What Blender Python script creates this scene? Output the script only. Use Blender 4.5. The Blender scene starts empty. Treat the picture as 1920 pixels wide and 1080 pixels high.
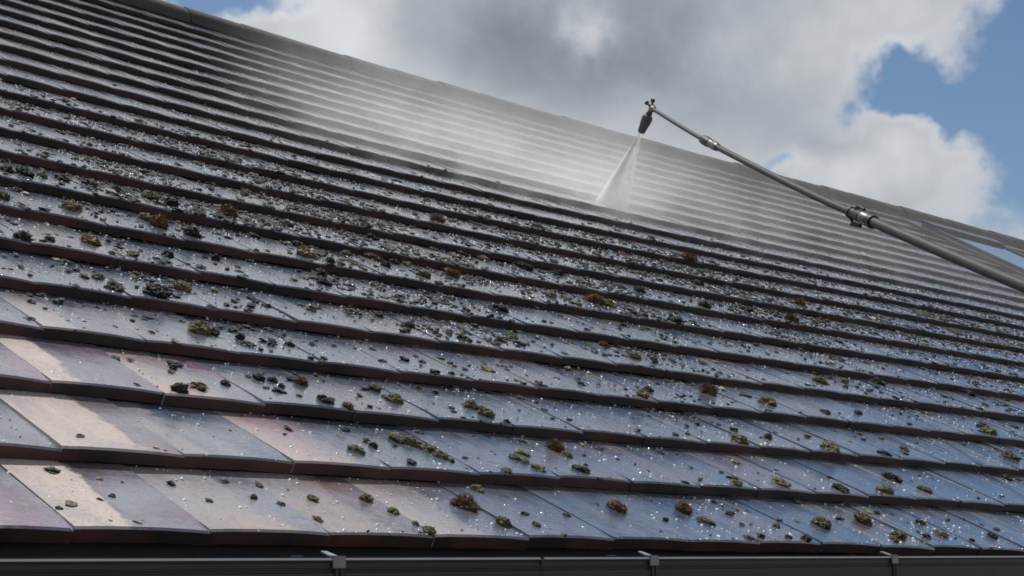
import bpy, bmesh, math, random
from mathutils import Vector, Matrix, noise as mnoise

# ------------------------------------------------------------------ camera, sky, sun, exposure
scene = bpy.context.scene
COL = scene.collection
R = math.radians
G = 0.33                      # tile gauge (m)
ROOF_PITCH = 0.5126
MIST_GAIN = 0.29
JET_GAIN = 3.6
CP, SP = math.cos(ROOF_PITCH), math.sin(ROOF_PITCH)

cam_data = bpy.data.cameras.new('camera')
cam_data.sensor_width = 36.0
cam_data.lens = 57.3
cam_data.clip_start = 0.05
cam_data.clip_end = 3000
cam = bpy.data.objects.new('camera', cam_data)
cam.location = (0, -2.4371, -0.0690)
cam.rotation_euler = (R(90 + 9.8706), 0, R(-44.6588))
COL.objects.link(cam)
scene.camera = cam

SUN_DIR = Vector((0.02, 0.435, 0.90)).normalized()     # towards the sun
SUN_EL = math.asin(SUN_DIR.z)
SUN_AZ = math.atan2(SUN_DIR.x, SUN_DIR.y)                # clockwise from +y

scene.view_settings.view_transform = 'Standard'
scene.view_settings.look = 'None'
scene.view_settings.gamma = 1
scene.view_settings.use_curve_mapping = False
scene.view_settings.exposure = 0.12
scene.render.engine = 'CYCLES'
scene.cycles.volume_bounces = 2
scene.cycles.volume_step_rate = 1.6
scene.cycles.max_bounces = 4
scene.cycles.diffuse_bounces = 2
scene.cycles.glossy_bounces = 2
scene.cycles.use_denoising = True
scene.cycles.filter_width = 1.7
scene.cycles.use_adaptive_sampling = True
scene.cycles.adaptive_threshold = 0.02
scene.cycles.sample_clamp_indirect = 6


class NT:
    """small helper round a node tree"""
    def __init__(s, tree):
        s.t = tree; s.n = tree.nodes; s.l = tree.links

    def new(s, kind, **kw):
        n = s.n.new(kind)
        for k, v in kw.items():
            setattr(n, k, v)
        return n

    def put(s, sock, v):
        if hasattr(v, 'is_linked'):
            s.l.new(v, sock)
        elif isinstance(v, (tuple, list, Vector)) and len(sock.default_value) == 4 and len(v) == 3:
            sock.default_value = (*v, 1)
        else:
            sock.default_value = v

    def m(s, op, a, b=0.0, c=None, clamp=False):
        n = s.new('ShaderNodeMath', operation=op, use_clamp=clamp)
        s.put(n.inputs[0], a); s.put(n.inputs[1], b)
        if c is not None: s.put(n.inputs[2], c)
        return n.outputs[0]

    def vm(s, op, a, b=(0, 0, 0)):
        n = s.new('ShaderNodeVectorMath', operation=op)
        s.put(n.inputs[0], a); s.put(n.inputs[1], b)
        return n.outputs['Value'] if op in ('DOT_PRODUCT', 'LENGTH') else n.outputs[0]

    def xyz(s, x, y, z=0.0):
        n = s.new('ShaderNodeCombineXYZ')
        for i, v in enumerate((x, y, z)): s.put(n.inputs[i], v)
        return n.outputs[0]

    def sep(s, v):
        n = s.new('ShaderNodeSeparateXYZ'); s.put(n.inputs[0], v)
        return n.outputs

    def noise(s, vec, scale, detail=4, rough=0.55, dist=0.0):
        n = s.new('ShaderNodeTexNoise')
        s.put(n.inputs['Vector'], vec); s.put(n.inputs['Scale'], scale)
        n.inputs['Detail'].default_value = detail
        n.inputs['Roughness'].default_value = rough
        n.inputs['Distortion'].default_value = dist
        return n.outputs['Fac']

    def ramp(s, v, a, b, lo=0.0, hi=1.0):
        n = s.new('ShaderNodeMapRange', interpolation_type='SMOOTHSTEP')
        s.put(n.inputs[0], v); s.put(n.inputs[1], a); s.put(n.inputs[2], b)
        s.put(n.inputs[3], lo); s.put(n.inputs[4], hi)
        return n.outputs[0]

    def mix(s, f, a, b):
        n = s.new('ShaderNodeMix', data_type='RGBA')
        s.put(n.inputs[0], f); s.put(n.inputs[6], a); s.put(n.inputs[7], b)
        return n.outputs[2]

    def mixf(s, f, a, b):
        n = s.new('ShaderNodeMix', data_type='FLOAT')
        s.put(n.inputs[0], f); s.put(n.inputs[2], a); s.put(n.inputs[3], b)
        return n.outputs[0]


def build_world():
    w = bpy.data.worlds.new('World')
    scene.world = w
    w.use_nodes = True
    t = NT(w.node_tree)
    t.n.clear()
    out = t.new('ShaderNodeOutputWorld')
    bg = t.new('ShaderNodeBackground')
    t.l.new(bg.outputs[0], out.inputs[0])
    sky = t.new('ShaderNodeTexSky', sky_type='NISHITA')
    sky.sun_disc = False
    sky.sun_elevation = SUN_EL
    sky.sun_rotation = SUN_AZ
    sky.air_density = 1.0
    sky.dust_density = 0.6
    sky.ozone_density = 1.6
    bg.inputs[1].default_value = 0.10
    d = t.new('ShaderNodeTexCoord').outputs['Generated']
    x, y, z = t.sep(d)
    az = t.m('MULTIPLY', t.m('ARCTAN2', x, y), 180 / math.pi)
    el = t.m('MULTIPLY', t.m('ARCSINE', z), 180 / math.pi)
    # wispy warp of the sky coordinates
    wn = t.new('ShaderNodeTexNoise')
    t.put(wn.inputs['Vector'], d)
    wn.inputs['Scale'].default_value = 9; wn.inputs['Detail'].default_value = 5
    wn.inputs['Roughness'].default_value = 0.62
    wv = t.sep(wn.outputs['Color'])
    az = t.m('ADD', az, t.m('MULTIPLY', t.m('SUBTRACT', wv[0], 0.5), 7.0))
    el = t.m('ADD', el, t.m('MULTIPLY', t.m('SUBTRACT', wv[1], 0.5), 5.0))

    def blob(a, e, ra, re, amp, pw=1.0):
        q = t.m('ADD', t.m('POWER', t.m('ABSOLUTE', t.m('DIVIDE', t.m('SUBTRACT', az, a), ra)), 2.0),
                t.m('POWER', t.m('ABSOLUTE', t.m('DIVIDE', t.m('SUBTRACT', el, e), re)), 2.0))
        return t.m('MULTIPLY', t.m('POWER', 2.718, t.m('MULTIPLY', q, -pw)), amp)

    def total(v, items):
        for i in items: v = t.m('ADD', v, i)
        return v
    fb = t.noise(d, 5.5, 6, 0.58)
    fine = t.noise(d, 22.0, 6, 0.62)
    # cloud cover: overcast bank in the middle, blue to the right and a rift at the left
    cover = t.m('ADD', t.m('MULTIPLY', t.m('SUBTRACT', fb, 0.5), 1.5), t.m('MULTIPLY', t.m('SUBTRACT', fine, 0.5), 0.62))
    cover = total(cover, [t.m('ADD', 0.42, 0.0)] + [blob(*b) for b in CLOUD_COVER])
    cov = t.ramp(cover, -0.10, 0.44)
    # cloud brightness
    br = t.m('ADD', t.m('MULTIPLY', t.m('SUBTRACT', t.noise(t.vm('ADD', d, (3.1, 1.7, 0.4)), 7.0, 4, 0.55), 0.5), 0.34),
             t.m('MULTIPLY', t.m('SUBTRACT', fine, 0.5), 0.26))
    br = total(br, [t.m('ADD', 0.39, 0.0)] + [blob(*b) for b in CLOUD_LIGHT])
    # thin edges of a cloud let the light through
    br = t.m('ADD', br, t.m('MULTIPLY', t.m('SUBTRACT', 1.0, t.ramp(cover, 0.1, 0.65)), 0.20))
    br = t.m('MAXIMUM', t.m('MINIMUM', br, 0.76), 0.27)
    cc = t.vm('SCALE', (0, 0, 0))
    cn = cc.node
    t.put(cn.inputs[0], t.mix(t.ramp(br, 0.15, 0.7), (0.80, 0.98, 1.18), (0.97, 1.0, 1.04)))
    t.put(cn.inputs['Scale'], t.m('MULTIPLY', br, CLOUD_GAIN))
    skyc = t.new('ShaderNodeHueSaturation')
    skyc.inputs['Saturation'].default_value = 1.10
    skyc.inputs['Value'].default_value = SKY_GAIN
    t.l.new(sky.outputs[0], skyc.inputs['Color'])
    t.l.new(t.mix(cov, skyc.outputs[0], cc), bg.inputs[0])


# (azimuth, elevation, half widths, amount) in degrees of sky
CLOUD_COVER = [(65.9, 15.0, 4.8, 4.6, -1.35), (72, 23, 9, 10, -0.9), (62, 34, 15, 9.5, -1.1), (57.9, 16.9, 1.2, 0.7, -0.55), (58.2, 15.4, 1.6, 0.6, -0.5), (59.8, 15.7, 2.2, 0.9, -0.6), (54.6, 14.2, 1.5, 0.5, -0.5),
               (57.5, 13.4, 2.6, 1.5, 0.75), (34.5, 19.6, 2.6, 1.1, -1.0), (41, 22, 10, 13, 0.6), (58.5, 18.2, 3.0, 1.6, 0.25), (55, 19.5, 4, 2.5, 0.4),
               (62.5, 20.2, 3.5, 1.0, 0.5)]
CLOUD_LIGHT = [(38.0, 18.8, 2.0, 1.6, 0.26), (37, 30, 10, 11, 0.36), (47.9, 18.7, 0.9, 0.75, 0.30), (46.5, 16.5, 4.5, 2.2, -0.10), (43.5, 18.8, 3, 1.6, -0.07),  # the broad high patch is unseen cloud, added to brighten tile reflections
               (57, 13.4, 3.0, 1.3, 0.28), (57, 18.5, 4, 2.2, 0.20), (50.5, 14.5, 3.5, 1.5, 0.10), (41, 16.5, 2.5, 1.2, 0.06)]
CLOUD_GAIN = 8.4
SKY_GAIN = 0.76
build_world()

sun_data = bpy.data.lights.new('sun', 'SUN')
sun_data.energy = 4.6
sun_data.angle = R(0.53)
sun_data.color = (1.0, 0.965, 0.925)
sun = bpy.data.objects.new('sun', sun_data)
sun.rotation_euler = SUN_DIR.to_track_quat('Z', 'Y').to_euler()
sun.location = (-6, 2, 14)
COL.objects.link(sun)

# ------------------------------------------------------------------ helpers
random.seed(7)
rnd = random.random
SAG = (-0.0921, -0.0759, -0.1473, -0.0638, 0.1413, -0.0648, 0.0133, -0.0849)
TW = 0.8072                 # tile width in gauges
U0 = 4.2298                 # a joint of the bottom course
TILT = 0.030                # each tile drops this far under the next one
ROWS = 22


def sag(u, v):
    """the old roof is not flat: gentle sag of the rafters, in metres"""
    s = min(1.3, max(-0.3, (u - (3.45 + .4 * v)) / (9.2 + 1.2 * v)))
    b = v / 24.0
    k = s * (1 - s) * 4
    B = (b * k, b * b * k, 4 * b * (1 - b), 4 * b * (1 - b) * (s - .5), b * k * (s - .5) * 2,
         b * (1 - b) * 4 * k, (1 - b) * k, b * (1 - b) * 4 * (b - .5))
    return G * sum(c * x for c, x in zip(SAG, B))


def surf(u, v, h=0.0):
    """point of the roof: u along the eave, v up the slope (both in gauges), h metres above it"""
    h += sag(u, v)
    return Vector((u * G, v * G * CP - h * SP, v * G * SP + h * CP))


def frame(u, v):
    o = surf(u, v)
    ex = (surf(u + .4, v) - surf(u - .4, v)).normalized()
    ey = surf(u, v + .5) - surf(u, v - .5)
    ey = (ey - ex * ey.dot(ex)).normalized()
    ez = ex.cross(ey)
    return Matrix(((ex.x, ey.x, ez.x, o.x), (ex.y, ey.y, ez.y, o.y), (ex.z, ey.z, ez.z, o.z), (0, 0, 0, 1)))


def camber(s):
    return 0.0008 - 0.0036 * max(0, (s - .45) / .55) ** 2 - 0.0012 * max(0, (.25 - s) / .25) ** 2


def tile_top(u, v):
    """height of the tile surface above the roof sheet"""
    n = max(0, min(ROWS - 1, math.floor(v)))
    s = ((u - U0) / TW - .5 * n) % 1.0
    return -TILT * (v - n) + camber(s)


def tag(o, label=None, cat=None, group=None, kind=None):
    if label: o['label'] = label
    if cat: o['category'] = cat
    if group: o['group'] = group
    if kind: o['kind'] = kind
    return o


def mesh_obj(name, verts, faces, mats, parent=None, mi=None, smooth=False):
    me = bpy.data.meshes.new(name)
    me.from_pydata([tuple(v) for v in verts], [], faces)
    for m in (mats if isinstance(mats, (list, tuple)) else [mats]):
        me.materials.append(m)
    if mi: me.polygons.foreach_set('material_index', mi)
    if smooth: me.polygons.foreach_set('use_smooth', [True] * len(faces))
    me.update()
    o = bpy.data.objects.new(name, me)
    COL.objects.link(o)
    if parent: o.parent = parent
    return o


def empty(name, loc=(0, 0, 0)):
    o = bpy.data.objects.new(name, None)
    o.location = loc
    o.empty_display_size = 0.1
    COL.objects.link(o)
    return o


class MB:
    """collects simple solids into one mesh"""
    def __init__(s): s.v = []; s.f = []

    def add(s, vs, fs):
        k = len(s.v); s.v += [Vector(v) for v in vs]; s.f += [[i + k for i in f] for f in fs]
        return s

    def box(s, a, b, bevel=0.0):
        if bevel:
            bm = bmesh.new(); bmesh.ops.create_cube(bm, size=1)
            for v in bm.verts:
                v.co = Vector([(a[i] + b[i]) / 2 + v.co[i] * (b[i] - a[i]) for i in range(3)])
            bmesh.ops.bevel(bm, geom=bm.edges[:], offset=bevel, segments=2, affect='EDGES')
            bm.verts.index_update()
            s.add([v.co for v in bm.verts], [[v.index for v in f.verts] for f in bm.faces]); bm.free()
            return s
        x0, y0, z0 = a; x1, y1, z1 = b
        return s.add([(x0, y0, z0), (x1, y0, z0), (x1, y1, z0), (x0, y1, z0), (x0, y0, z1), (x1, y0, z1), (x1, y1, z1), (x0, y1, z1)],
                     [(3, 2, 1, 0), (4, 5, 6, 7), (0, 1, 5, 4), (1, 2, 6, 5), (2, 3, 7, 6), (3, 0, 4, 7)])

    def tube(s, path, radii, n=16, caps=True):
        path = [Vector(p) for p in path]
        up = Vector((0.13, 0.2, 1))
        k = len(s.v)
        for i, p in enumerate(path):
            d = (path[min(i + 1, len(path) - 1)] - path[max(i - 1, 0)]).normalized()
            a = d.cross(up).normalized(); b = d.cross(a)
            for j in range(n):
                t = 2 * math.pi * j / n
                s.v.append(p + (a * math.cos(t) + b * math.sin(t)) * radii[i])
        for i in range(len(path) - 1):
            for j in range(n):
                j2 = (j + 1) % n
                s.f.append([k + i * n + j, k + i * n + j2, k + (i + 1) * n + j2, k + (i + 1) * n + j])
        if caps:
            s.f.append([k + j for j in range(n)][::-1])
            s.f.append([k + (len(path) - 1) * n + j for j in range(n)])
        return s

    def loop_sweep(s, prof, xs, zoff):
        """sweep a closed (y, z) profile along x"""
        k = len(s.v); n = len(prof)
        for x in xs:
            for (y, z) in prof: s.v.append(Vector((x, y, z + zoff(x))))
        for i in range(len(xs) - 1):
            for j in range(n):
                j2 = (j + 1) % n
                s.f.append([k + i * n + j, k + i * n + j2, k + (i + 1) * n + j2, k + (i + 1) * n + j])
        s.f.append([k + j for j in range(n)]); s.f.append([k + (len(xs) - 1) * n + j for j in range(n)][::-1])
        return s

    def build(s, name, mats, parent=None, smooth=False):
        o = mesh_obj(name, s.v, s.f, mats, parent)
        bm = bmesh.new(); bm.from_mesh(o.data)
        bmesh.ops.recalc_face_normals(bm, faces=bm.faces[:])
        if smooth:
            for f in bm.faces: f.smooth = True
            for e in bm.edges:
                if len(e.link_faces) == 2 and e.calc_face_angle(0) > R(38): e.smooth = False
        bm.to_mesh(o.data); bm.free()
        return o


# ------------------------------------------------------------------ materials
def principled(name):
    m = bpy.data.materials.new(name); m.use_nodes = True
    t = NT(m.node_tree)
    b = t.n['Principled BSDF']
    return m, t, b


def simple(name, col, rough=0.5, metal=0.0, var=0.25, scale=30, bump=0.0, ior=1.5):
    m, t, b = principled(name)
    pos = t.new('ShaderNodeNewGeometry').outputs['Position']
    n = t.noise(pos, scale, 5)
    t.l.new(t.mix(n, tuple(c * (1 - var) for c in col), tuple(c * (1 + var) for c in col)), b.inputs['Base Color'])
    b.inputs['Roughness'].default_value = rough
    t.l.new(t.m('ADD', rough - .08, t.m('MULTIPLY', t.noise(pos, scale * 2.3, 3), .16), clamp=True), b.inputs['Roughness'])
    b.inputs['Metallic'].default_value = metal
    b.inputs['IOR'].default_value = ior
    if bump:
        bp = t.new('ShaderNodeBump'); bp.inputs['Strength'].default_value = 0.6; bp.inputs['Distance'].default_value = bump
        t.l.new(t.noise(pos, scale * 3, 5), bp.inputs['Height']); t.l.new(bp.outputs[0], b.inputs['Normal'])
    return m


def roof_uv(t):
    pos = t.new('ShaderNodeNewGeometry').outputs['Position']
    x, y, z = t.sep(pos)
    u = t.m('DIVIDE', x, G)
    v = t.m('DIVIDE', t.vm('DOT_PRODUCT', pos, (0, CP, SP)), G)
    return pos, u, v


def tile_top_mat(name, per_object):
    m, t, b = principled(name)
    pos, u, v = roof_uv(t)
    at = t.new('ShaderNodeAttribute')
    at.attribute_type = 'OBJECT' if per_object else 'GEOMETRY'
    at.attribute_name = 'tone'
    tone = at.outputs['Fac']
    uvn = t.new('ShaderNodeUVMap'); uvn.uv_map = 'tile'
    s, tt, _ = t.sep(uvn.outputs[0])
    tone2 = t.m('FRACT', t.m('MULTIPLY', tone, 17.31))
    tone3 = t.m('FRACT', t.m('MULTIPLY', tone, 53.7))
    off = t.m('MULTIPLY', tone, 40.0)
    # long streaks that run down the slope, patches that differ from tile to tile
    st = t.noise(t.xyz(t.m('MULTIPLY', u, 5.2), t.m('MULTIPLY', v, .42), off), 1.0, 3, .55)
    st2 = t.noise(t.xyz(t.m('MULTIPLY', u, 17.0), t.m('MULTIPLY', v, .8), off), 1.0, 2, .6)
    blot = t.noise(t.xyz(t.m('MULTIPLY', u, 1.6), t.m('MULTIPLY', v, 1.0), t.m('ADD', off, 7.0)), 1.0, 3, .5, .5)
    grain = t.noise(pos, 260, 2, .65)
    hue = t.new('ShaderNodeValToRGB'); t.l.new(tone2, hue.inputs[0])
    cr = hue.color_ramp
    cr.elements[0].position = 0.0; cr.elements[0].color = (.042, .076, .140, 1)
    cr.elements[1].position = 1.0; cr.elements[1].color = (.140, .088, .150, 1)
    for ps, cl in ((.35, (.055, .086, .145, 1)), (.6, (.070, .082, .120, 1)), (.8, (.118, .090, .098, 1))):
        e = cr.elements.new(ps); e.color = cl
    film = hue.outputs[0]
    film = t.mix(t.m('MULTIPLY', t.ramp(tone3, .10, .60), t.ramp(v, 5.0, 2.0, 0, t.ramp(u, 8.8, 6.2, 0, .9))), film, t.mix(t.ramp(tone2, .35, .65), (.235, .135, .115), (.225, .115, .175)))
    film = t.mix(t.ramp(blot, .35, .7), film, (.082, .114, .170))
    film = t.mix(t.m('MULTIPLY', t.ramp(t.noise(pos, 11, 4, .62),   .42, .66), .62), film, (.026, .030, .040))
    tan = t.mix(grain, (.13, .115, .095), (.20, .18, .155))
    streak = t.m('MULTIPLY', t.ramp(st, .46, .60), t.ramp(st2, .36, .62, .25, 1))
    streak = t.m('MULTIPLY', streak, t.ramp(u, 7.0, 12.0, .22, .95))
    col = t.mix(streak, film, tan)
    # bare faded concrete where the coat is worn through, mostly on the lower left tiles
    reg = t.m('MULTIPLY', t.ramp(t.m('ADD', u, t.m('MULTIPLY', v, .35)), 6.1, 7.9, 1, 0), t.ramp(v, 2.8, 4.6, 1, 0))
    edge = t.ramp(t.m('ADD', s, t.m('ADD', t.m('MULTIPLY', t.m('SUBTRACT', blot, .5), .8), t.m('MULTIPLY', t.m('SUBTRACT', t.noise(pos, 28, 4, .65), .5), .22))), t.m('ADD', .06, t.m('MULTIPLY', tone3, .85)), t.m('ADD', .15, t.m('MULTIPLY', tone3, .85)), 1, 0)
    peach = t.mix(t.noise(pos, 40, 2), (.40, .320, .275), (.50, .415, .365))
    bare = t.m('MULTIPLY', t.m('MULTIPLY', edge, reg), t.ramp(tone2, .05, .3, .35, 1))
    col = t.mix(bare, col, peach)
    halo = t.m('MULTIPLY', reg, t.ramp(blot, .42, .62, 0, .55))
    col = t.mix(halo, col, (.25, .235, .26))
    # the part already washed shows its clean brownish concrete
    washed = t.m('MULTIPLY', t.ramp(t.m('ADD', v, t.m('MULTIPLY', t.m('SUBTRACT', u, 20.0), .08)), 12.0, 14.0), t.ramp(t.m('SUBTRACT', u, t.m('MULTIPLY', t.m('SUBTRACT', v, 13.0), .5)), 15.0, 21.0))
    col = t.mix(t.m('MULTIPLY', washed, .8), col, t.mix(blot, (.115, .090, .068), (.17, .14, .11)))
    # fine dirt
    spk = t.noise(pos, 120, 2, .6)
    lit = t.ramp(v, 3.0, 6.0, .45, 1.0)
    col = t.mix(t.m('MULTIPLY', t.m('MULTIPLY', t.ramp(spk, t.m('ADD', .57, t.m('MULTIPLY', t.m('MULTIPLY', t.ramp(v, 4.5, 7.5), t.ramp(v, 13.0, 10.5)), -.07)), .67), .85), lit), col, (.035, .032, .030))
    col = t.mix(t.m('MULTIPLY', t.m('MULTIPLY', t.ramp(grain, .60, .70), .55), lit), col, (.36, .37, .39))
    t.l.new(col, b.inputs['Base Color'])
    wet = t.m('SUBTRACT', 1.0, t.m('MULTIPLY', bare, .6))
    rough = t.mixf(wet, .46, t.m('ADD', .12, t.m('MULTIPLY', st2, .22)))
    rough = t.m('ADD', rough, t.m('MULTIPLY', streak, .12))
    t.l.new(rough, b.inputs['Roughness'])
    b.inputs['IOR'].default_value = 1.55
    t.l.new(t.m('MULTIPLY', wet, 1.0), b.inputs['Coat Weight']); t.l.new(t.m('MULTIPLY', rough, .75), b.inputs['Coat Roughness']); b.inputs['Coat IOR'].default_value = 1.5
    bp = t.new('ShaderNodeBump'); bp.inputs['Strength'].default_value = .38; bp.inputs['Distance'].default_value = .0016
    t.l.new(t.m('ADD', t.m('ADD', t.noise(pos, 170, 2, .6), t.m('MULTIPLY', st2, .5)), t.m('MULTIPLY', t.noise(pos, 32, 2, .5), 2.2)), bp.inputs['Height'])
    t.l.new(bp.outputs[0], b.inputs['Normal']); t.l.new(bp.outputs[0], b.inputs['Coat Normal'])
    return m


def tile_edge_mat():
    m, t, b = principled('tile_edge')
    pos, u, v = roof_uv(t)
    n = t.noise(pos, 22, 5, .6)
    n2 = t.noise(t.xyz(t.m('MULTIPLY', u, 1.1), t.m('MULTIPLY', v, .6), 3.0), 1.0, 3)
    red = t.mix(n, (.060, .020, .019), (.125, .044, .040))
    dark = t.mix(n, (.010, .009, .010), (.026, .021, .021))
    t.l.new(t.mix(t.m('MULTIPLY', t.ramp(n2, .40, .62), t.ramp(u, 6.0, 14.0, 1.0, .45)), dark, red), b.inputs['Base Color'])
    b.inputs['Roughness'].default_value = .55
    bp = t.new('ShaderNodeBump'); bp.inputs['Strength'].default_value = .5; bp.inputs['Distance'].default_value = .002
    t.l.new(t.noise(pos, 120, 4), bp.inputs['Height']); t.l.new(bp.outputs[0], b.inputs['Normal'])
    return m


def moss_mat(name, a, c, dark):
    m, t, b = principled(name)
    pos = t.new('ShaderNodeNewGeometry').outputs['Position']
    n = t.noise(pos, 75, 5, .65)
    n2 = t.noise(pos, 330, 3, .6)
    col = t.mix(t.ramp(n, .35, .65), a, c)
    col = t.mix(t.ramp(n2, .50, .75), col, dark)
    t.l.new(col, b.inputs['Base Color'])
    b.inputs['Roughness'].default_value = .75
    bp = t.new('ShaderNodeBump'); bp.inputs['Strength'].default_value = .9; bp.inputs['Distance'].default_value = .004
    t.l.new(n2, bp.inputs['Height']); t.l.new(bp.outputs[0], b.inputs['Normal'])
    return m


M_TOP = tile_top_mat('tile_weathered_top', True)
M_TOP2 = tile_top_mat('tile_weathered_top_far', False)
M_EDGE = tile_edge_mat()
M_RIDGE = simple('ridge_concrete', (.040, .034, .031), .7, var=.45, scale=9, bump=.003)
M_MORTAR = simple('mortar', (.12, .11, .10), .85, scale=30, bump=.004)
M_DECK = simple('roofing_felt', (.02, .02, .022), .9)
M_GUT = simple('gutter_plastic', (.024, .021, .027), .5, var=.15, scale=12)
M_CLIP = simple('bracket_plastic', (.20, .20, .215), .45, var=.15, scale=20)
M_FASCIA = simple('fascia_paint', (.018, .018, .022), .5)
M_WALL = simple('render_wall', (.45, .42, .38), .85, scale=6, bump=.004)
M_GROUND = simple('ground_gravel', (.13, .12, .11), .9, scale=3)
M_POLE = simple('pole_aluminium', (.034, .034, .035), .62, metal=.0, var=.12, scale=14, ior=1.3)
M_POLE2 = simple('thin_lance_steel', (.036, .034, .033), .62, metal=.0, var=.12, scale=14, ior=1.3)
M_BLACK = simple('black_plastic', (.009, .009, .010), .5, var=.2, scale=60, ior=1.35)
M_BRASS = simple('tarnished_brass', (.13, .095, .06), .4, metal=.7, var=.3, scale=80)
M_STEEL = simple('steel_collar', (.06, .063, .067), .45, metal=.2, var=.15, scale=60)
M_NOZ = simple('nozzle_rubber', (.032, .032, .038), .5, var=.2, scale=60)
M_FRAME = simple('window_frame_grey', (.075, .085, .095), .38, var=.1, scale=10)
M_FLASH = simple('lead_flashing', (.05, .056, .064), .5, var=.2, scale=14)
MOSS = {
    'o': (moss_mat('moss_olive', (.085, .078, .032), (.19, .168, .085), (.022, .020, .012)), 'olive'),
    'g': (moss_mat('moss_golden', (.13, .090, .034), (.25, .19, .08), (.03, .022, .012)), 'golden brown'),
    'r': (moss_mat('moss_orange', (.085, .044, .024), (.19, .105, .055), (.025, .016, .011)), 'orange brown'),
    'b': (moss_mat('moss_brown', (.065, .050, .034), (.14, .115, .075), (.022, .018, .013)), 'brown'),
    'd': (moss_mat('moss_black', (.009, .008, .007), (.024, .020, .015), (.005, .005, .004)), 'blackish'),
}
M_PALE = moss_mat('lichen_pale', (.26, .25, .21), (.40, .38, .33), (.10, .09, .07))


def glass_pane():
    m, t, b = principled('roof_window_glass')
    b.inputs['Base Color'].default_value = (.02, .03, .035, 1)
    b.inputs['Roughness'].default_value = .03
    b.inputs['IOR'].default_value = 1.7
    b.inputs['Coat Weight'].default_value = 1.0
    b.inputs['Coat Roughness'].default_value = .02
    return m


def bead_mat():
    m, t, b = principled('water_bead')
    b.inputs['Base Color'].default_value = (.62, .65, .69, 1)  # glint of the drops painted in as a whitish base colour
    b.inputs['Roughness'].default_value = .10
    b.inputs['IOR'].default_value = 1.45
    return m


M_GLASS = glass_pane()
M_BEAD = bead_mat()

# ------------------------------------------------------------------ ground and house body (below the frame)
ground = mesh_obj('ground', [(-900, -900, -2.75), (900, -900, -2.75), (900, 900, -2.75), (-900, 900, -2.75)], [(0, 1, 2, 3)], M_GROUND)
tag(ground, kind='structure')
UMIN, UMAX = -2.0, 57.5
XL, XR = UMIN * G, UMAX * G
APEX = surf(30, 22.3, -.10)
YR = APEX.y
hw = MB()
hw.add([(XL + .12, .30, -2.75), (XR - .12, .30, -2.75), (XR - .12, 2 * YR - .3, -2.75), (XL + .12, 2 * YR - .3, -2.75),
        (XL + .12, .30, -.02), (XR - .12, .30, -.02), (XR - .12, 2 * YR - .3, -.02), (XL + .12, 2 * YR - .3, -.02),
        (XL + .12, YR, APEX.z - .28), (XR - .12, YR, APEX.z - .28)],
       [(0, 1, 5, 4), (2, 3, 7, 6), (1, 2, 6, 9, 5), (3, 0, 4, 8, 7), (3, 2, 1, 0), (4, 5, 9, 8), (7, 8, 9, 6)])
tag(hw.build('house_wall', M_WALL), 'pale rendered house walls under the tiled roof', 'wall', kind='thing')
fb = MB().box((XL, .060, -.26), (XR, .085, -.012)).box((XL, .085, -.26), (XR, .298, -.24))
tag(fb.build('fascia_board', M_FASCIA), 'dark fascia board in shade behind the gutter', 'fascia')

# ------------------------------------------------------------------ tiled roof
roof = empty('tiled_roof', (0, 0, 0))
tag(roof, 'weathered concrete tile roof, wet and mossy, rising to a ridge', 'roof', kind='thing')
dk = []
nu, nv = 40, 12
for j in range(nv + 1):
    for i in range(nu + 1):
        dk.append(surf(UMIN + (UMAX - UMIN) * i / nu, 0.12 + 22.1 * j / nv, -.075))
df = [(j * (nu + 1) + i, j * (nu + 1) + i + 1, (j + 1) * (nu + 1) + i + 1, (j + 1) * (nu + 1) + i) for j in range(nv) for i in range(nu)]
k = len(dk)
for i in range(nu + 1):
    p = dk[nv * (nu + 1) + i]
    dk.append(Vector((p.x, 2 * YR, 0)))
df += [(nv * (nu + 1) + i, nv * (nu + 1) + i + 1, k + i + 1, k + i) for i in range(nu)]
mesh_obj('roof_deck', dk, df, M_DECK, roof)

# one tile: five strips across, chamfered nose, solid
W = TW * G
SS = (0, .16, .40, .64, .84, 1.0)
LEN = G * 1.17


def tile_geo():
    vs, uv = [], []
    n = len(SS)
    rows = [(0.0, -.0285, .9), (0.0, -.0042, 1.5), (.0035, 0.0, 1.5), (.055, -TILT * .055 / G, .3), (LEN, -TILT * 1.17, .1), (LEN, -TILT * 1.17 - .016, .1)]
    for (y, z, cs) in rows:
        for s in SS:
            vs.append((-W / 2 - .0002 + (W + .0004) * s, y, z + camber(s) * cs))
            uv.append((s, y / G))
    fs, mi, sm = [], [], []
    for r in range(5):
        for i in range(n - 1):
            fs.append((r * n + i, r * n + i + 1, (r + 1) * n + i + 1, (r + 1) * n + i))
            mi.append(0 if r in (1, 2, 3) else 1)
    fs.append((0, n, 2 * n, 3 * n, 4 * n, 5 * n)); mi.append(0)
    fs.append((n - 1, 6 * n - 1, 5 * n - 1, 4 * n - 1, 3 * n - 1, 2 * n - 1)); mi.append(1)
    fs.append(tuple(range(n))[::-1] + ()); mi.append(1)
    fs[-1] = (5 * n, 6 * n - 1, n - 1, 0)
    return vs, uv, fs, mi


TV, TUV, TF, TMI = tile_geo()


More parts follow.
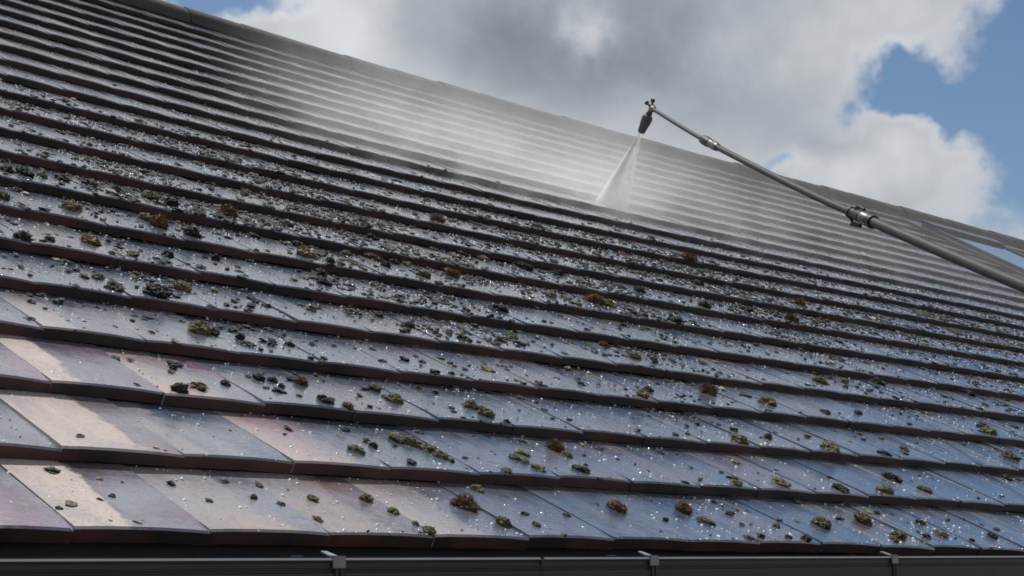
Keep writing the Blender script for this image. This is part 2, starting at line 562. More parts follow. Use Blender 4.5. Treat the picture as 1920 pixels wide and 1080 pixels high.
def tile_mesh(name, verts, faces, mi, uvs, mats):
    me = bpy.data.meshes.new(name)
    me.from_pydata([tuple(v) for v in verts], [], faces)
    for m in mats: me.materials.append(m)
    me.polygons.foreach_set('material_index', mi)
    lay = me.uv_layers.new(name='tile')
    li = [0] * len(me.loops); me.loops.foreach_get('vertex_index', li)
    lay.data.foreach_set('uv', [c for i in li for c in uvs[i]])
    me.polygons.foreach_set('use_smooth', [True] * len(faces))
    bm = bmesh.new(); bm.from_mesh(me)
    bmesh.ops.recalc_face_normals(bm, faces=bm.faces[:])
    for e in bm.edges:
        if len(e.link_faces) == 2 and e.calc_face_angle(0) > R(30): e.smooth = False
    bm.to_mesh(me); bm.free()
    me.update()
    return me


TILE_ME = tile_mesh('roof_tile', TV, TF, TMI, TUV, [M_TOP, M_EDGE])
cam_m = Matrix.Translation(cam.location) @ cam.rotation_euler.to_matrix().to_4x4()
cam_inv = cam_m.inverted()
FX = cam_data.lens / 36.0


def in_view(p, mg=.03):
    q = cam_inv @ p
    d = -q.z
    if d < .1: return None
    x, y = q.x / d * FX, q.y / d * FX
    return d if abs(x) < .5 + mg and abs(y) < .5 * 9 / 16 + mg else None


tiles = []
tr = random.Random(11)
for n in range(ROWS):
    k0 = math.ceil((UMIN - U0) / TW - .5 * n)
    k1 = math.floor((UMAX - U0) / TW - .5 * n) - 1
    for kk in range(k0, k1 + 1):
        uc = U0 + TW * (kk + .5 + .5 * n)
        M = frame(uc, n)
        J = Matrix.Translation((tr.gauss(0, .0008), tr.gauss(0, .0022), tr.uniform(-.0012, .0018))) @ \
            Matrix.Rotation(tr.gauss(0, .0032), 4, 'Y') @ Matrix.Rotation(tr.gauss(0, .0028), 4, 'Z') @ Matrix.Rotation(tr.gauss(0, .004), 4, 'X')
        vis = min([d for d in (in_view(surf(uc + a, n + b)) for a in (-.4, 0, .4) for b in (0, .5)) if d] or [999])
        tiles.append((vis, M @ J, tr.random()))
tiles.sort(key=lambda a: a[0])
for vis, M, tone in tiles[:300]:
    o = bpy.data.objects.new('roof_tile', TILE_ME)
    o.matrix_world = M
    o['tone'] = tone
    COL.objects.link(o)
    o.parent = roof
V2, F2, MI2, UV2, T2 = [], [], [], [], []
for vis, M, tone in tiles[300:]:
    b0 = len(V2)
    V2 += [M @ Vector(v) for v in TV]; UV2 += TUV
    F2 += [tuple(i + b0 for i in f) for f in TF]; MI2 += TMI
    T2 += [tone] * len(TV)
me = tile_mesh('upper_roof_tiles', V2, F2, MI2, UV2, [M_TOP2, M_EDGE])
at = me.attributes.new('tone', 'FLOAT', 'POINT'); at.data.foreach_set('value', T2)
far = bpy.data.objects.new('upper_roof_tiles', me); COL.objects.link(far); far.parent = roof
tag(far, kind='stuff')

# ridge: overlapping angular caps bedded on mortar
RT = 1.38
mort = MB()
ui = UMIN
rr = random.Random(5)
ncap = 0
while ui < UMAX - .5:
    dz = rr.uniform(-.004, .006)
    vs, fs = [], []
    secs = []
    for a, lift in ((0, .004), (.04, .005), (RT * .5, .003), (RT + .10, .0)):
        u = min(ui + a, UMAX)
        top = surf(u, 23.40, lift + dz)
        cen = surf(u, 22.30, -.075)
        N = Vector((1, 0, 0)).cross(top - cam.location).normalized()
        rad = (top - cen).dot(N) if N.z > 0 else -(top - cen).dot(N)
        sec = []
        for ang in (-4, 12, 30, 50, 70, 90, 110, 130, 150, 168, 184):
            aa = R(ang)
            sec.append(cen + Vector((0, -math.cos(aa), math.sin(aa))) * rad)
        secs.append(sec)
    n = len(secs[0])
    for sc in secs: vs += sc
    for i in range(3):
        for j in range(n - 1):
            fs.append((i * n + j, i * n + j + 1, (i + 1) * n + j + 1, (i + 1) * n + j))
    fs.append(tuple(range(n))); fs.append(tuple(3 * n + j for j in range(n))[::-1])
    cap = MB().add(vs, fs).build('ridge_tile', M_RIDGE, roof, smooth=True)
    ui += RT
for a in range(60):
    u = UMIN + (UMAX - UMIN) * a / 59
    mort.v += [surf(u, 21.97 + .03 * rr.random(), -.04), surf(u, 21.99 + .03 * rr.random(), -.012), surf(u, 22.2, -.01), surf(u, 22.2, -.04)]
for a in range(59):
    for j in range(4):
        mort.f.append([a * 4 + j, a * 4 + (j + 1) % 4, (a + 1) * 4 + (j + 1) % 4, (a + 1) * 4 + j])
mort.build('ridge_mortar', M_MORTAR, roof)

# ------------------------------------------------------------------ gutter
def gz(x): return -.051 + .00805 * (x - 1.21)


gut = empty('rain_gutter', (0, -.04, -.14))
tag(gut, 'black plastic gutter running along the foot of the roof', 'gutter')
prof = [(-.089, .000), (-.0955, -.0005), (-.0972, -.0035), (-.0955, -.0065), (-.0930, -.0075), (-.0930, -.0165), (-.0950, -.0178), (-.0950, -.0196),
        (-.0905, -.0206), (-.0905, -.0250), (-.0955, -.0262), (-.0960, -.0290), (-.0945, -.058), (-.070, -.084), (.000, -.084), (.024, -.060), (.024, .004),
        (.021, .004), (.021, -.058), (-.001, -.0815), (-.068, -.0815), (-.0885, -.058), (-.0885, -.006)]


def child(o, root):
    o.parent = root; o.matrix_parent_inverse = root.matrix_world.inverted() if False else Matrix.Translation(-root.location)
    return o


xs = [XL - .05 + i * .25 for i in range(int((8.5 - XL) / .25))]
cut = 2.398
lo = [x for x in xs if x < cut - .03] + [cut]
hi = [cut + .0015] + [x for x in xs if x > cut + .03]
child(MB().loop_sweep(prof, lo, gz).build('trough', M_GUT), gut)
child(MB().loop_sweep(prof, hi, gz).build('trough', M_GUT), gut)
M_LIP = simple('gutter_lip_highlight', (.17, .165, .175), .35, var=.2, scale=18)  # pale strip: the bright sunlit line of the lip, put into its colour
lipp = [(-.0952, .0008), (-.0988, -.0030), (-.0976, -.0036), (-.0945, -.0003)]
child(MB().loop_sweep(lipp, xs, gz).build('lip_highlight', M_LIP), gut)
child(MB().box((cut - .004, -.0985, gz(cut) - .012), (cut + .006, -.0880, gz(cut) + .0025), .0012).build('seam_clip', M_GUT), gut)


def bracket(x):
    z = gz(x)
    m = MB()
    w = .0145
    m.box((x - w, -.1005, z - .0175), (x + w, -.0965, z + .0042), .0012)          # face plate over the lip
    m.box((x - w, -.1003, z + .0004), (x + w, -.086, z + .0047), .0012)           # folded top
    # tongue that rises back towards the fascia
    a = [(x - w, -.088, z + .0022), (x + .004, -.088, z + .0022), (x - .004, -.066, z + .0105), (x - w - .003, -.066, z + .0105)]
    b = [(p[0], p[1], p[2] + .0032) for p in a]
    m.add(a + b, [(3, 2, 1, 0), (4, 5, 6, 7), (0, 1, 5, 4), (1, 2, 6, 5), (2, 3, 7, 6), (3, 0, 4, 7)])
    m.box((x - w * .6, -.094, z - .090), (x + w * .6, .0585, z - .086))
    m.box((x - w, .026, z - .088), (x + w, .059, z + .006))
    o = child(m.build('bracket', M_CLIP), gut)
    st = MB().box((x - w * .55, -.0995, z - .060), (x - w * .12, -.0962, z - .0182)).box((x + w * .25, -.0995, z - .060), (x + w * .60, -.0962, z - .0182))
    so = st.build('strap', M_GUT)
    so.parent = o; so.matrix_parent_inverse = Matrix.Identity(4)
    return o


for x in (.97, 1.873, 2.746, 3.70, 4.62, 5.55, 6.5): bracket(x)

# ------------------------------------------------------------------ roof window
WU, WV = 43.85, 17.75
win = empty('roof_window')
win.matrix_world = frame(WU, WV)
tag(win, 'grey framed roof window with pale blue pane below the ridge', 'roof window', kind='thing')
a, b = .70, .82
HB = -.012


def wpart(name, mb, mat):
    o = mb.build(name, mat); o.parent = win; return o


wpart('flashing', MB().box((-a - .10, -b - .16, HB), (a + .10, b + .12, HB + .028), .004), M_FLASH)
wpart('side_rail', MB().box((-a, -b, HB + .029), (-a + .075, b, .052), .006), M_FRAME)
wpart('side_rail', MB().box((a - .075, -b, HB + .029), (a, b, .062), .006), M_FRAME)
wpart('top_hood', MB().box((-a - .004, b - .13, .063), (a + .004, b + .03, .078), .006).box((-a + .076, b - .105, HB + .029), (a - .076, b + .001, .0625)), M_FRAME)
wpart('bottom_rail', MB().box((-a + .076, -b, HB + .029), (a - .076, -b + .10, .06), .006), M_FRAME)
wpart('pane', MB().box((-a + .077, -b + .101, .036), (a - .077, b - .106, .048)), M_GLASS)

# ------------------------------------------------------------------ pressure washer lance
PATH = [(6.956, 3.456, 2.563), (6.675, 3.02, 2.317), (6.415, 2.616, 2.096), (5.973, 1.93, 1.738), (5.671, 1.463, 1.501),
        (5.439, 1.104, 1.326), (5.211, .751, 1.156), (4.99, .41, .993), (4.762, .058, .828), (4.479, -.379, .628)]
PV = [Vector(p) for p in PATH]
PV.append(PV[-1] + (PV[-1] - PV[-2]) * 1.2)


def spline(t):
    i = max(0, min(len(PV) - 2, int(math.floor(t)))); f = t - i
    p0 = PV[max(i - 1, 0)]; p1 = PV[i]; p2 = PV[i + 1]; p3 = PV[min(i + 2, len(PV) - 1)]
    return .5 * ((2 * p1) + (p2 - p0) * f + (2 * p0 - 5 * p1 + 4 * p2 - p3) * f * f + (3 * p1 - p0 - 3 * p2 + p3) * f ** 3)


def seg(t0, t1, r0, r1, n=10):
    ts = [t0 + (t1 - t0) * i / n for i in range(n + 1)]
    return [spline(t) for t in ts], [r0 + (r1 - r0) * i / n for i in range(n + 1)]


lance = empty('spray_lance', PV[-1])
tag(lance, 'long telescopic grey spray lance reaching over the roof', 'spray lance')


def lp(name, mb, mat):
    o = mb.build(name, mat, smooth=True); child(o, lance); return o


lp('thin_tube', MB().tube(*seg(.06, 1.95, .0108, .0115)), M_POLE2)
lp('middle_tube', MB().tube(*seg(2.05, 5.0, .0150, .0155, 16)), M_POLE)
lp('outer_tube', MB().tube(*seg(5.3, 9.98, .0200, .0205, 24), n=24), M_POLE)


def collar(name, t0, t1, prof, mat):
    ts = [t0 + (t1 - t0) * p[0] for p in prof]
    return lp(name, MB().tube([spline(t) for t in ts], [p[1] for p in prof], n=20), mat)


collar('coupling', 1.83, 2.02, [(0, .014), (.02, .023), (.3, .026), (.7, .026), (.98, .023), (1, .016)], M_BLACK)
collar('coupling_ring', 2.03, 2.18, [(0, .017), (.05, .024), (.45, .020), (.5, .024), (.9, .021), (1, .018)], M_STEEL)
collar('clamp_body', 4.80, 5.08, [(0, .018), (.03, .024), (.2, .025), (.22, .021), (.6, .021), (.65, .024), (.97, .025), (1, .021)], M_BLACK)
collar('clamp_ring', 5.09, 5.24, [(0, .022), (.05, .0265), (.9, .026), (1, .022)], M_STEEL)
collar('clamp_end', 5.25, 5.33, [(0, .024), (.1, .027), (.9, .027), (1, .022)], M_BLACK)
c0 = spline(4.86); cd = (spline(5.0) - spline(4.86)).normalized()
side = cd.cross(Vector((0, 0, 1))).normalized(); upv = side.cross(cd)
lp('clamp_lever', MB().tube([c0 - upv * .026, c0 - upv * .043 + cd * .01, c0 - upv * .036 + cd * .09], [.010, .010, .008], n=10)
   .tube([c0 + upv * .022 + cd * .03, c0 + upv * .036 + cd * .05, c0 + upv * .034 + cd * .11], [.008, .008, .006], n=10), M_BLACK)
NO = Vector((6.9688, 3.5463, 2.4468)); NTP = Vector((6.9655, 3.4849, 2.536)); EL = Vector((6.9575, 3.4574, 2.5638))
ax = (NO - NTP).normalized()
lp('elbow', MB().tube([EL + (EL - NTP).normalized() * .02, EL, NTP - ax * -.002], [.013, .0165, .013], n=14), M_BRASS)
lp('elbow_nut', MB().tube([spline(.0), spline(.03), spline(.09), spline(.12)], [.013, .020, .020, .013], n=8), M_BRASS)
lp('nozzle_neck', MB().tube([NTP - ax * .014, NTP - ax * .004, NTP + ax * .012], [.014, .019, .016], n=14), M_BLACK)
lp('nozzle', MB().tube([NTP + ax * .006, NTP + ax * .014, NTP + ax * .034, NTP + ax * .10, NTP + ax * .116, NTP + ax * .120],
                       [.018, .029, .0325, .0235, .021, .015], n=20), M_NOZ)
for p in (Vector((6.9341, 3.4731, 2.5941)), Vector((6.9567, 3.4479, 2.6062))):
    d = (p - EL).normalized()
    lp('valve_knob', MB().tube([EL + d * .012, p - d * .010, p - d * .009, p + d * .008, p + d * .011], [.006, .006, .0125, .0125, .008], n=12), M_BLACK)

# ------------------------------------------------------------------ moss clumps
MOSS_TAB = """6.10 0.54 0.023 o;6.55 0.58 0.038 o;6.61 0.38 0.033 o;6.64 0.06 0.032 o;7.34 0.53 0.065 r;7.41 0.22 0.041 b;7.69 0.19 0.025 d;8.19 0.41 0.022 d;8.87 0.57 0.048 r;9.66 0.60 0.051 r;9.68 0.39 0.039 b;9.22 0.39 0.020 d;9.82 0.07 0.029 b;10.50 0.34 0.027 b;10.52 0.05 0.038 d;11.17 0.39 0.060 b;11.97 0.53 0.051 r;12.04 0.19 0.050 o;12.92 0.54 0.028 d;12.85 0.29 0.043 o;13.73 0.28 0.032 d;5.66 0.53 0.021 d;6.63 0.18 0.019 d;6.97 1.30 0.045 o;7.21 1.42 0.029 d;7.59 1.65 0.043 o;7.66 1.55 0.043 o;7.71 1.43 0.045 o;7.73 1.30 0.037 o;7.76 1.21 0.022 d;7.74 0.97 0.034 o;8.52 1.36 0.036 o;8.55 1.28 0.034 o;8.57 1.14 0.039 o;9.27 1.69 0.058 r;9.25 1.53 0.036 o;9.05 1.17 0.040 d;10.84 1.07 0.041 o;11.55 1.15 0.051 o;12.37 1.10 0.041 d;13.82 1.51 0.065 d;13.10 1.10 0.065 o;13.99 1.23 0.044 b;16.68 1.90 0.051 d;7.43 2.05 0.038 r;8.12 2.64 0.041 b;8.11 2.37 0.049 o;8.95 2.41 0.057 b;8.93 2.20 0.047 o;12.09 2.11 0.062 o;12.76 2.29 0.034 r;13.51 2.08 0.069 o;14.47 2.08 0.040 d;15.20 2.32 0.041 b;17.65 2.42 0.066 b;6.00 2.07 0.051 d;6.21 2.13 0.021 d;7.37 2.58 0.042 r;7.28 2.15 0.043 d;6.55 2.36 0.032 d;6.28 2.63 0.027 d;6.98 2.58 0.036 d;7.09 2.56 0.033 d;10.29 4.14 0.046 d;11.76 3.11 0.054 o;12.10 3.34 0.038 d;13.27 3.55 0.069 r;14.06 3.37 0.086 g;15.76 3.37 0.048 d;14.98 3.25 0.042 d;18.30 3.14 0.065 o;11.07 3.27 0.033 d;6.98 3.47 0.078 g;7.09 3.46 0.046 d;9.84 4.42 0.042 r;11.34 4.60 0.039 o;11.16 4.28 0.034 d;12.90 4.79 0.045 r;12.98 4.39 0.060 b;13.23 4.33 0.038 d;7.32 3.42 0.033 d;7.81 3.43 0.031 d;16.41 4.43 0.051 o;6.95 4.16 0.081 d;7.43 4.55 0.067 g;6.61 4.21 0.058 d;6.60 4.48 0.042 b;11.95 5.50 0.056 d;14.42 6.53 0.085 r;14.59 6.46 0.077 g;9.50 5.40 0.050 d;9.69 4.70 0.036 b;15.46 6.01 0.057 d;18.23 4.82 0.069 d;20.56 4.98 0.069 d;7.00 5.42 0.075 g;7.80 5.48 0.044 d;8.44 5.70 0.042 d;6.22 5.13 0.054 d;9.87 6.31 0.075 g;10.11 6.19 0.043 d;11.12 6.54 0.045 d;12.19 6.66 0.067 r;11.48 6.31 0.061 b;13.56 6.41 0.049 g;13.83 6.46 0.046 o;7.31 6.46 0.073 g;8.22 6.43 0.076 r;8.20 6.65 0.060 b;8.48 6.25 0.067 d;6.51 5.21 0.038 d;9.79 5.87 0.052 d;12.33 6.89 0.052 g;16.20 7.45 0.065 d;18.46 7.41 0.065 d;6.57 6.33 0.055 b;7.24 7.34 0.060 d;9.62 7.46 0.077 r;8.69 7.48 0.071 o;8.83 7.30 0.064 d;11.19 6.99 0.058 r;11.49 6.93 0.051 d;14.30 7.74 0.089 d;14.02 9.28 0.079 r;20.06 10.06 0.090 r;17.18 7.12 0.067 d;10.42 7.49 0.046 d;10.52 8.58 0.044 b;18.75 8.64 0.063 d;16.72 10.17 0.057 d;21.02 8.42 0.078 r;19.38 7.28 0.072 r;11.84 7.78 0.053 d;7.05 7.34 0.056 d;7.72 7.52 0.051 d;8.01 7.51 0.059 d;7.44 7.40 0.044 o;8.28 7.45 0.049 d;9.04 7.02 0.042 o;9.59 6.85 0.047 d;10.16 6.88 0.041 d;10.81 6.99 0.046 b;11.67 6.92 0.051 o;13.34 7.98 0.052 d;13.68 7.84 0.048 g;14.91 7.72 0.054 d;14.97 7.36 0.049 o"""


def moss_mesh(size, code, seed):
    r = random.Random(seed)
    bm = bmesh.new()
    bmesh.ops.create_icosphere(bm, subdivisions=4 if size > .03 else 3, radius=1.0)
    off = Vector((seed * 3.17, seed * 1.31, 0))
    el = r.uniform(1.0, 1.75)                     # drawn out down the slope
    hh = r.uniform(.34, .56) * (1.15 if code == 'r' else 1.0)
    for v in bm.verts:
        d = v.co.normalized()
        a = mnoise.noise(d * 1.3 + off) * .45 + mnoise.noise(d * 3.2 + off) * .30 + mnoise.noise(d * 7.5 + off) * .22 + mnoise.noise(d * 16 + off) * .12
        v.co = d * (1 + a)
        z = v.co.z * hh
        if z < -.12: z = -.12 - (abs(z) - .12) * .12
        v.co = Vector((v.co.x * .62, v.co.y * el * .62, z)) * size * .56
    vs = [v.co.copy() for v in bm.verts]; bm.verts.index_update()
    fs = [[v.index for v in f.verts] for f in bm.faces]
    # sprigs
    for f in bm.faces:
        if f.normal.z > -.1 and r.random() < (.60 if code in 'rg' else .45):
            c = f.calc_center_median(); k = len(vs)
            L = size * (.085 if code != 'r' else .17) * r.uniform(.5, 1.3)
            d = (f.normal + Vector((r.gauss(0, .5), r.gauss(0, .5), r.gauss(.2, .3)))).normalized()
            s = d.orthogonal().normalized() * size * .013; q = d.cross(s)
            c = c - f.normal * size * .02
            vs += [c + s, c - s * .5 + q * .9, c - s * .5 - q * .9, c + d * L]
            fs += [[k, k + 1, k + 3], [k + 1, k + 2, k + 3], [k + 2, k, k + 3]]
    bm.free()
    return vs, fs


WORD = ['first', 'second', 'third', 'fourth', 'fifth', 'sixth', 'seventh', 'eighth', 'ninth', 'tenth', 'eleventh', 'twelfth', 'thirteenth', 'fourteenth',
        'fifteenth', 'sixteenth', 'seventeenth', 'eighteenth', 'nineteenth', 'twentieth', 'twenty-first', 'twenty-second', 'twenty-third', 'twenty-fourth',
        'twenty-fifth', 'twenty-sixth', 'twenty-seventh', 'twenty-eighth', 'twenty-ninth', 'thirtieth']
clumps = []
for e in MOSS_TAB.split(';'):
    a_, b_, c_, d_ = e.split()
    v = float(b_); n = math.floor(v)
    v = min(max(v, n + .06), n + .86) if v > 0 else .06
    clumps.append([n if v > 0 else 0, float(a_), v, float(c_), d_])
rows = {}
for c in clumps: rows.setdefault(max(0, c[0]), []).append(c)
for n, L in sorted(rows.items()):
    L.sort(key=lambda c: c[1])
    for i, (n_, u, v, size, code) in enumerate(L):
        vs, fs = moss_mesh(size, code, 100 * n + i + 1)
        o = mesh_obj('moss_clump', vs, fs, MOSS[code][0], smooth=False)
        o.matrix_world = frame(u, v) @ Matrix.Translation((0, 0, tile_top(u, v) + size * .06)) @ Matrix.Rotation(-TILT / G, 4, 'X') @ Matrix.Rotation(random.gauss(0, .35), 4, 'Z')
        sz = 'large' if size > .06 else 'small' if size < .035 else 'middling'
        course = 'bottom' if n == 0 else WORD[n]
        tag(o, '%s %s moss clump on %s tile course above the gutter, %s clump from left' % (sz, MOSS[code][1], course, WORD[i]), 'moss', 'moss clumps on the roof tiles')

# ------------------------------------------------------------------ loose debris and water beads
def litter(u, v):
    """how much washed-off moss lies here, 0..1"""
    a = math.exp(-((v - 8.2) / 3.2) ** 2)
    up = 1 / (1 + math.exp((v - 11.6) * 2.6))
    lowleft = 1 / (1 + math.exp(-(u + .35 * v - 7.2) * 1.6)) if v < 5 else 1.0
    patch = .16 + 1.5 * max(0, mnoise.noise(Vector((u * .55, v * .7, 3.3))) + .30 + .35 * mnoise.noise(Vector((u * 1.9, v * 2.2, 8.3))))
    sn = (u - (3.45 + .4 * v)) / (9.2 + 1.2 * v)
    return max(.012, max(.3, 1.2 - .75 * sn) * (.05 + .95 * a) * up * max(lowleft, .12) * patch)


def sample(count, weight, seed, vmax=22):
    r = random.Random(seed); out = []
    tries = 0
    while len(out) < count and tries < count * 60:
        tries += 1
        v = r.random() ** 1.25 * vmax
        u = 3.2 + .37 * v + r.random() * (12 + 1.6 * v)
        if r.random() > (12 + 1.6 * v) / 48 + .25: continue
        if r.random() < weight(u, v): out.append((u, v, r))
    return out


def chip_forms(k, sub):
    forms = []
    for i in range(k):
        bm = bmesh.new(); bmesh.ops.create_icosphere(bm, subdivisions=sub, radius=1)
        for v in bm.verts:
            v.co = v.co * (1 + .8 * mnoise.noise(v.co * 1.7 + Vector((i * 7.7, 0, 0))) + .35 * mnoise.noise(v.co * 4.3 + Vector((i * 3.7, 5, 0))))
            v.co.z *= .42
        bm.verts.index_update()
        forms.append(([v.co.copy() for v in bm.verts], [[v.index for v in f.verts] for f in bm.faces])); bm.free()
    return forms


FORMS = chip_forms(8, 2)
FORMS1 = chip_forms(8, 1)
DM = [MOSS['d'][0], MOSS['b'][0], MOSS['o'][0], MOSS['r'][0], M_PALE]
V3, F3, I3 = [], [], []
for (u, v, r) in sample(26000, litter, 21, 14):
    vs, fs = r.choice(FORMS)
    size = .0018 + .0088 * r.random() ** 4.2 + (.008 * r.random() if r.random() < .10 else 0)
    if size < .005: vs, fs = r.choice(FORMS1)
    M = frame(u, v) @ Matrix.Translation((0, 0, tile_top(u, v) + size * .25)) @ Matrix.Rotation(r.random() * 6.28, 4, 'Z') @ \
        Matrix.Diagonal((size * r.uniform(.6, 1.2), size * r.uniform(.8, 1.6), size * r.uniform(.6, 1.2), 1))
    k = len(V3); V3 += [M @ p for p in vs]; F3 += [[i + k for i in f] for f in fs]
    mi = r.choices((0, 1, 2, 3, 4), (84, 8, 3, 2, 3))[0]
    I3 += [mi] * len(fs)
tag(mesh_obj('moss_debris', V3, F3, DM, mi=I3), 'crumbs of loose dark moss scattered over the wet tiles', 'moss debris', kind='stuff')


def beads(u, v):
    return min(1, .10 + .8 * litter(u, v) + .22 * math.exp(-((v - 11) / 5) ** 2)) * (1 if v < 13 else .35)


V4, F4 = [], []
NS = 5
for (u, v, r) in sample(42000, beads, 33, 20):
    rad = .0010 + .0030 * r.random() ** 3.0
    M = frame(u, v) @ Matrix.Translation((0, 0, tile_top(u, v)))
    k = len(V4); el = r.uniform(.9, 1.7); hh = r.uniform(.55, .9)
    for ring, z in ((1.0, -.05), (.75, .55 * hh)):
        for j in range(NS):
            a = 6.2832 * j / NS
            V4.append(M @ Vector((math.cos(a) * rad * ring, math.sin(a) * rad * ring * el, z * rad)))
    V4.append(M @ Vector((0, 0, rad * hh)))
    for j in range(NS):
        j2 = (j + 1) % NS
        F4 += [[k + j, k + j2, k + NS + j2, k + NS + j], [k + NS + j, k + NS + j2, k + 2 * NS]]
tag(mesh_obj('water_beads', V4, F4, M_BEAD, smooth=True), 'water drops coloured whitish for glint, beaded all over the tiles', 'water drops', kind='stuff')

# ------------------------------------------------------------------ jet and mist
IMP = Vector((7.20, 3.955, 2.118))


def vol_mat(name):
    m = bpy.data.materials.new(name); m.use_nodes = True
    t = NT(m.node_tree); t.n.clear()
    out = t.new('ShaderNodeOutputMaterial')
    pv = t.new('ShaderNodeVolumePrincipled')
    pv.inputs['Color'].default_value = (.99, .992, .995, 1)
    pv.inputs['Anisotropy'].default_value = .3
    t.l.new(pv.outputs[0], out.inputs['Volume'])
    co = t.new('ShaderNodeTexCoord').outputs['Object']
    return m, t, pv, co


# jet: a hollow fan of fine spray, local z runs from nozzle to tile
jd = (IMP - NO); JL = jd.length
m, t, pv, co = vol_mat('jet_spray')
x, y, z = t.sep(co)
rad = t.m('ADD', .008, t.m('MULTIPLY', z, .21))
nx = t.m('DIVIDE', x, rad)
stre = t.noise(t.xyz(t.m('MULTIPLY', nx, 5.0), t.m('MULTIPLY', t.m('DIVIDE', y, rad), 5.0), t.m('MULTIPLY', z, 2.5)), 1.0, 4, .6)
sidew = t.m('ADD', t.m('ADD', .8, t.m('MULTIPLY', t.ramp(nx, -.1, -.85), 2.0)), t.m('MULTIPLY', t.ramp(nx, .45, .95), .35))
dn = t.m('MULTIPLY', t.m('DIVIDE', .55, t.m('ADD', rad, .012)), t.m('MULTIPLY', sidew, t.ramp(stre, .3, .75, .5, 1.3)))
dn = t.m('MULTIPLY', dn, JET_GAIN) if 'JET_GAIN' in globals() else dn
t.l.new(dn, pv.inputs['Density'])
vs, fs = [], []
n = 28
for i, zz in enumerate((.0, JL * .5, JL + .02)):
    for j in range(n):
        a = 6.2832 * j / n; rr_ = .006 + .21 * zz
        vs.append((math.cos(a) * rr_ * (.62 if math.cos(a) > 0 else 1.0), math.sin(a) * rr_ * .62, zz))
for i in range(2):
    for j in range(n):
        fs.append((i * n + j, i * n + (j + 1) % n, (i + 1) * n + (j + 1) % n, (i + 1) * n + j))
fs.append(tuple(range(n))[::-1]); fs.append(tuple(2 * n + j for j in range(n)))
jet = mesh_obj('water_jet', vs, fs, m)
zx = jd.normalized()
rt = Vector((math.cos(R(44.66)), -math.sin(R(44.66)), 0))
jx = (rt - zx * rt.dot(zx)).normalized(); jy = zx.cross(jx)
jet.matrix_world = Matrix(((jx.x, jy.x, zx.x, NO.x), (jx.y, jy.y, zx.y, NO.y), (jx.z, jy.z, zx.z, NO.z), (0, 0, 0, 1)))
M_DROP = bpy.data.materials.new('spray_drops'); M_DROP.use_nodes = True
t = NT(M_DROP.node_tree); t.n.clear()
o_ = t.new('ShaderNodeOutputMaterial'); tl = t.new('ShaderNodeBsdfTranslucent'); df_ = t.new('ShaderNodeBsdfDiffuse'); mx = t.new('ShaderNodeMixShader')
tl.inputs[0].default_value = (.92, .94, .96, 1); df_.inputs[0].default_value = (.9, .92, .94, 1); mx.inputs[0].default_value = .55
t.l.new(df_.outputs[0], mx.inputs[1]); t.l.new(tl.outputs[0], mx.inputs[2]); t.l.new(mx.outputs[0], o_.inputs[0])
dv, dfc = [], []
jr = random.Random(3)
JM = jet.matrix_world
for i in range(2400):
    z0 = JL * jr.random() ** .8; ang = jr.random() * 6.2832; q = jr.random() ** .5
    if jr.random() < .45: ang = math.pi + jr.gauss(0, .5); q = jr.uniform(.75, 1.0)
    cx_, cy_ = math.cos(ang) * q * (.62 if math.cos(ang) > 0 else 1.0), math.sin(ang) * q * .62
    L_ = jr.uniform(.008, .035); wd = jr.uniform(.0006, .0014)
    if i > 1700:                                    # splash thrown off the tiles
        z0 = JL - jr.expovariate(1 / .035); cx_ *= 2.4; cy_ *= 2.4; L_ = .004; wd = jr.uniform(.0008, .0018)
    r0, r1 = .006 + .21 * z0, .006 + .21 * (z0 + L_)
    p0 = JM @ Vector((cx_ * r0, cy_ * r0, z0)); p1 = JM @ Vector((cx_ * r1, cy_ * r1, z0 + L_))
    d = (p1 - p0).normalized(); sx = d.orthogonal().normalized() * wd; sy = d.cross(sx); pm = (p0 + p1) / 2
    k = len(dv); dv += [p0, pm + sx, pm - sx * .5 + sy * .87, pm - sx * .5 - sy * .87, p1]
    dfc += [[k, k + 1, k + 2], [k, k + 2, k + 3], [k, k + 3, k + 1], [k + 4, k + 2, k + 1], [k + 4, k + 3, k + 2], [k + 4, k + 1, k + 3]]
tag(mesh_obj('spray_droplets', dv, dfc, M_DROP), 'fine water streaks and splash drops inside the jet', 'water drops', kind='stuff')
tag(jet, 'fan of white water spraying from the lance nozzle onto the tiles', 'water jet', kind='stuff')

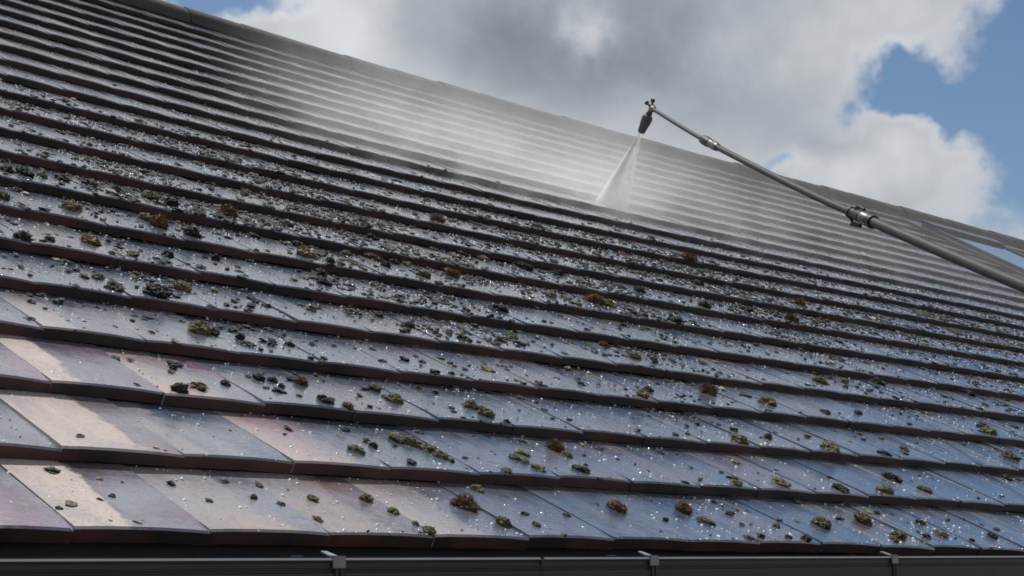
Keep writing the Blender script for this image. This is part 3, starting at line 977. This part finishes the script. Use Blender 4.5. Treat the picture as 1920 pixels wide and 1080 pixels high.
# mist drifting over the washed part of the roof; local axes are along the eave, up the slope, off the roof
m, t, pv, co = vol_mat('mist')
x, y, z = t.sep(co)
u = t.m('DIVIDE', x, G); v = t.m('DIVIDE', y, G)
wob = t.noise(co, 1.1, 4, .6)
wob2 = t.noise(t.vm('ADD', co, (5, 3, 1)), 3.2, 4, .6)
vlow = t.ramp(t.m('ADD', t.m('ADD', v, t.m('MULTIPLY', t.m('SUBTRACT', wob2, .5), 2.6)), t.m('MINIMUM', t.m('MULTIPLY', t.m('SUBTRACT', u, 20.0), .09), 1.6)), 11.5, 13.4)
# upwind edge of the cloud on the left
ul = t.m('SUBTRACT', u, t.m('ADD', 13.6, t.m('MULTIPLY', t.m('SUBTRACT', v, 13.5), .56)))
left = t.ramp(t.m('ADD', ul, t.m('MULTIPLY', t.m('SUBTRACT', wob, .5), 2.0)), -1.0, 2.6)
right = t.ramp(t.m('SUBTRACT', u, t.m('MULTIPLY', t.m('SUBTRACT', v, 13.0), .9)), 21, 33, 1.0, .45)
fall = t.m('POWER', 2.718, t.m('MULTIPLY', z, -5.0))
core = t.m('ADD', t.m('POWER', t.m('DIVIDE', t.m('SUBTRACT', u, 19.5), 4.0), 2.0), t.m('POWER', t.m('DIVIDE', t.m('SUBTRACT', v, 14.2), 2.6), 2.0))
core = t.m('POWER', 2.718, t.m('MULTIPLY', core, -1.0))
dens = t.m('MULTIPLY', t.m('ADD', .50, t.m('MULTIPLY', core, 1.9)), t.ramp(v, 14.0, 20.5, 1.0, .33))
spl = t.m('ADD', t.m('POWER', t.m('DIVIDE', t.m('SUBTRACT', u, 21.4), 1.0), 2.0), t.m('POWER', t.m('DIVIDE', t.m('SUBTRACT', v, 13.5), .55), 2.0))
dens = t.m('ADD', dens, t.m('MULTIPLY', t.m('POWER', 2.718, t.m('MULTIPLY', spl, -1.0)), 7.0))
dens = t.m('MULTIPLY', dens, t.ramp(wob2, .28, .72, .3, 1.55))
dens = t.m('MULTIPLY', t.m('MULTIPLY', dens, vlow), t.m('MULTIPLY', left, right))
dens = t.m('MULTIPLY', t.m('MULTIPLY', dens, fall), MIST_GAIN)
t.l.new(dens, pv.inputs['Density'])
mm = MB().box((12.0 * G, 9.2 * G, -.12), (56 * G, 23.9 * G, .62))
mist = mm.build('water_mist', m)
mist.matrix_world = Matrix(((1, 0, 0, 0), (0, CP, -SP, 0), (0, SP, CP, 0), (0, 0, 0, 1)))
tag(mist, 'drifting white mist hanging over the upper tiles', 'mist', kind='stuff')
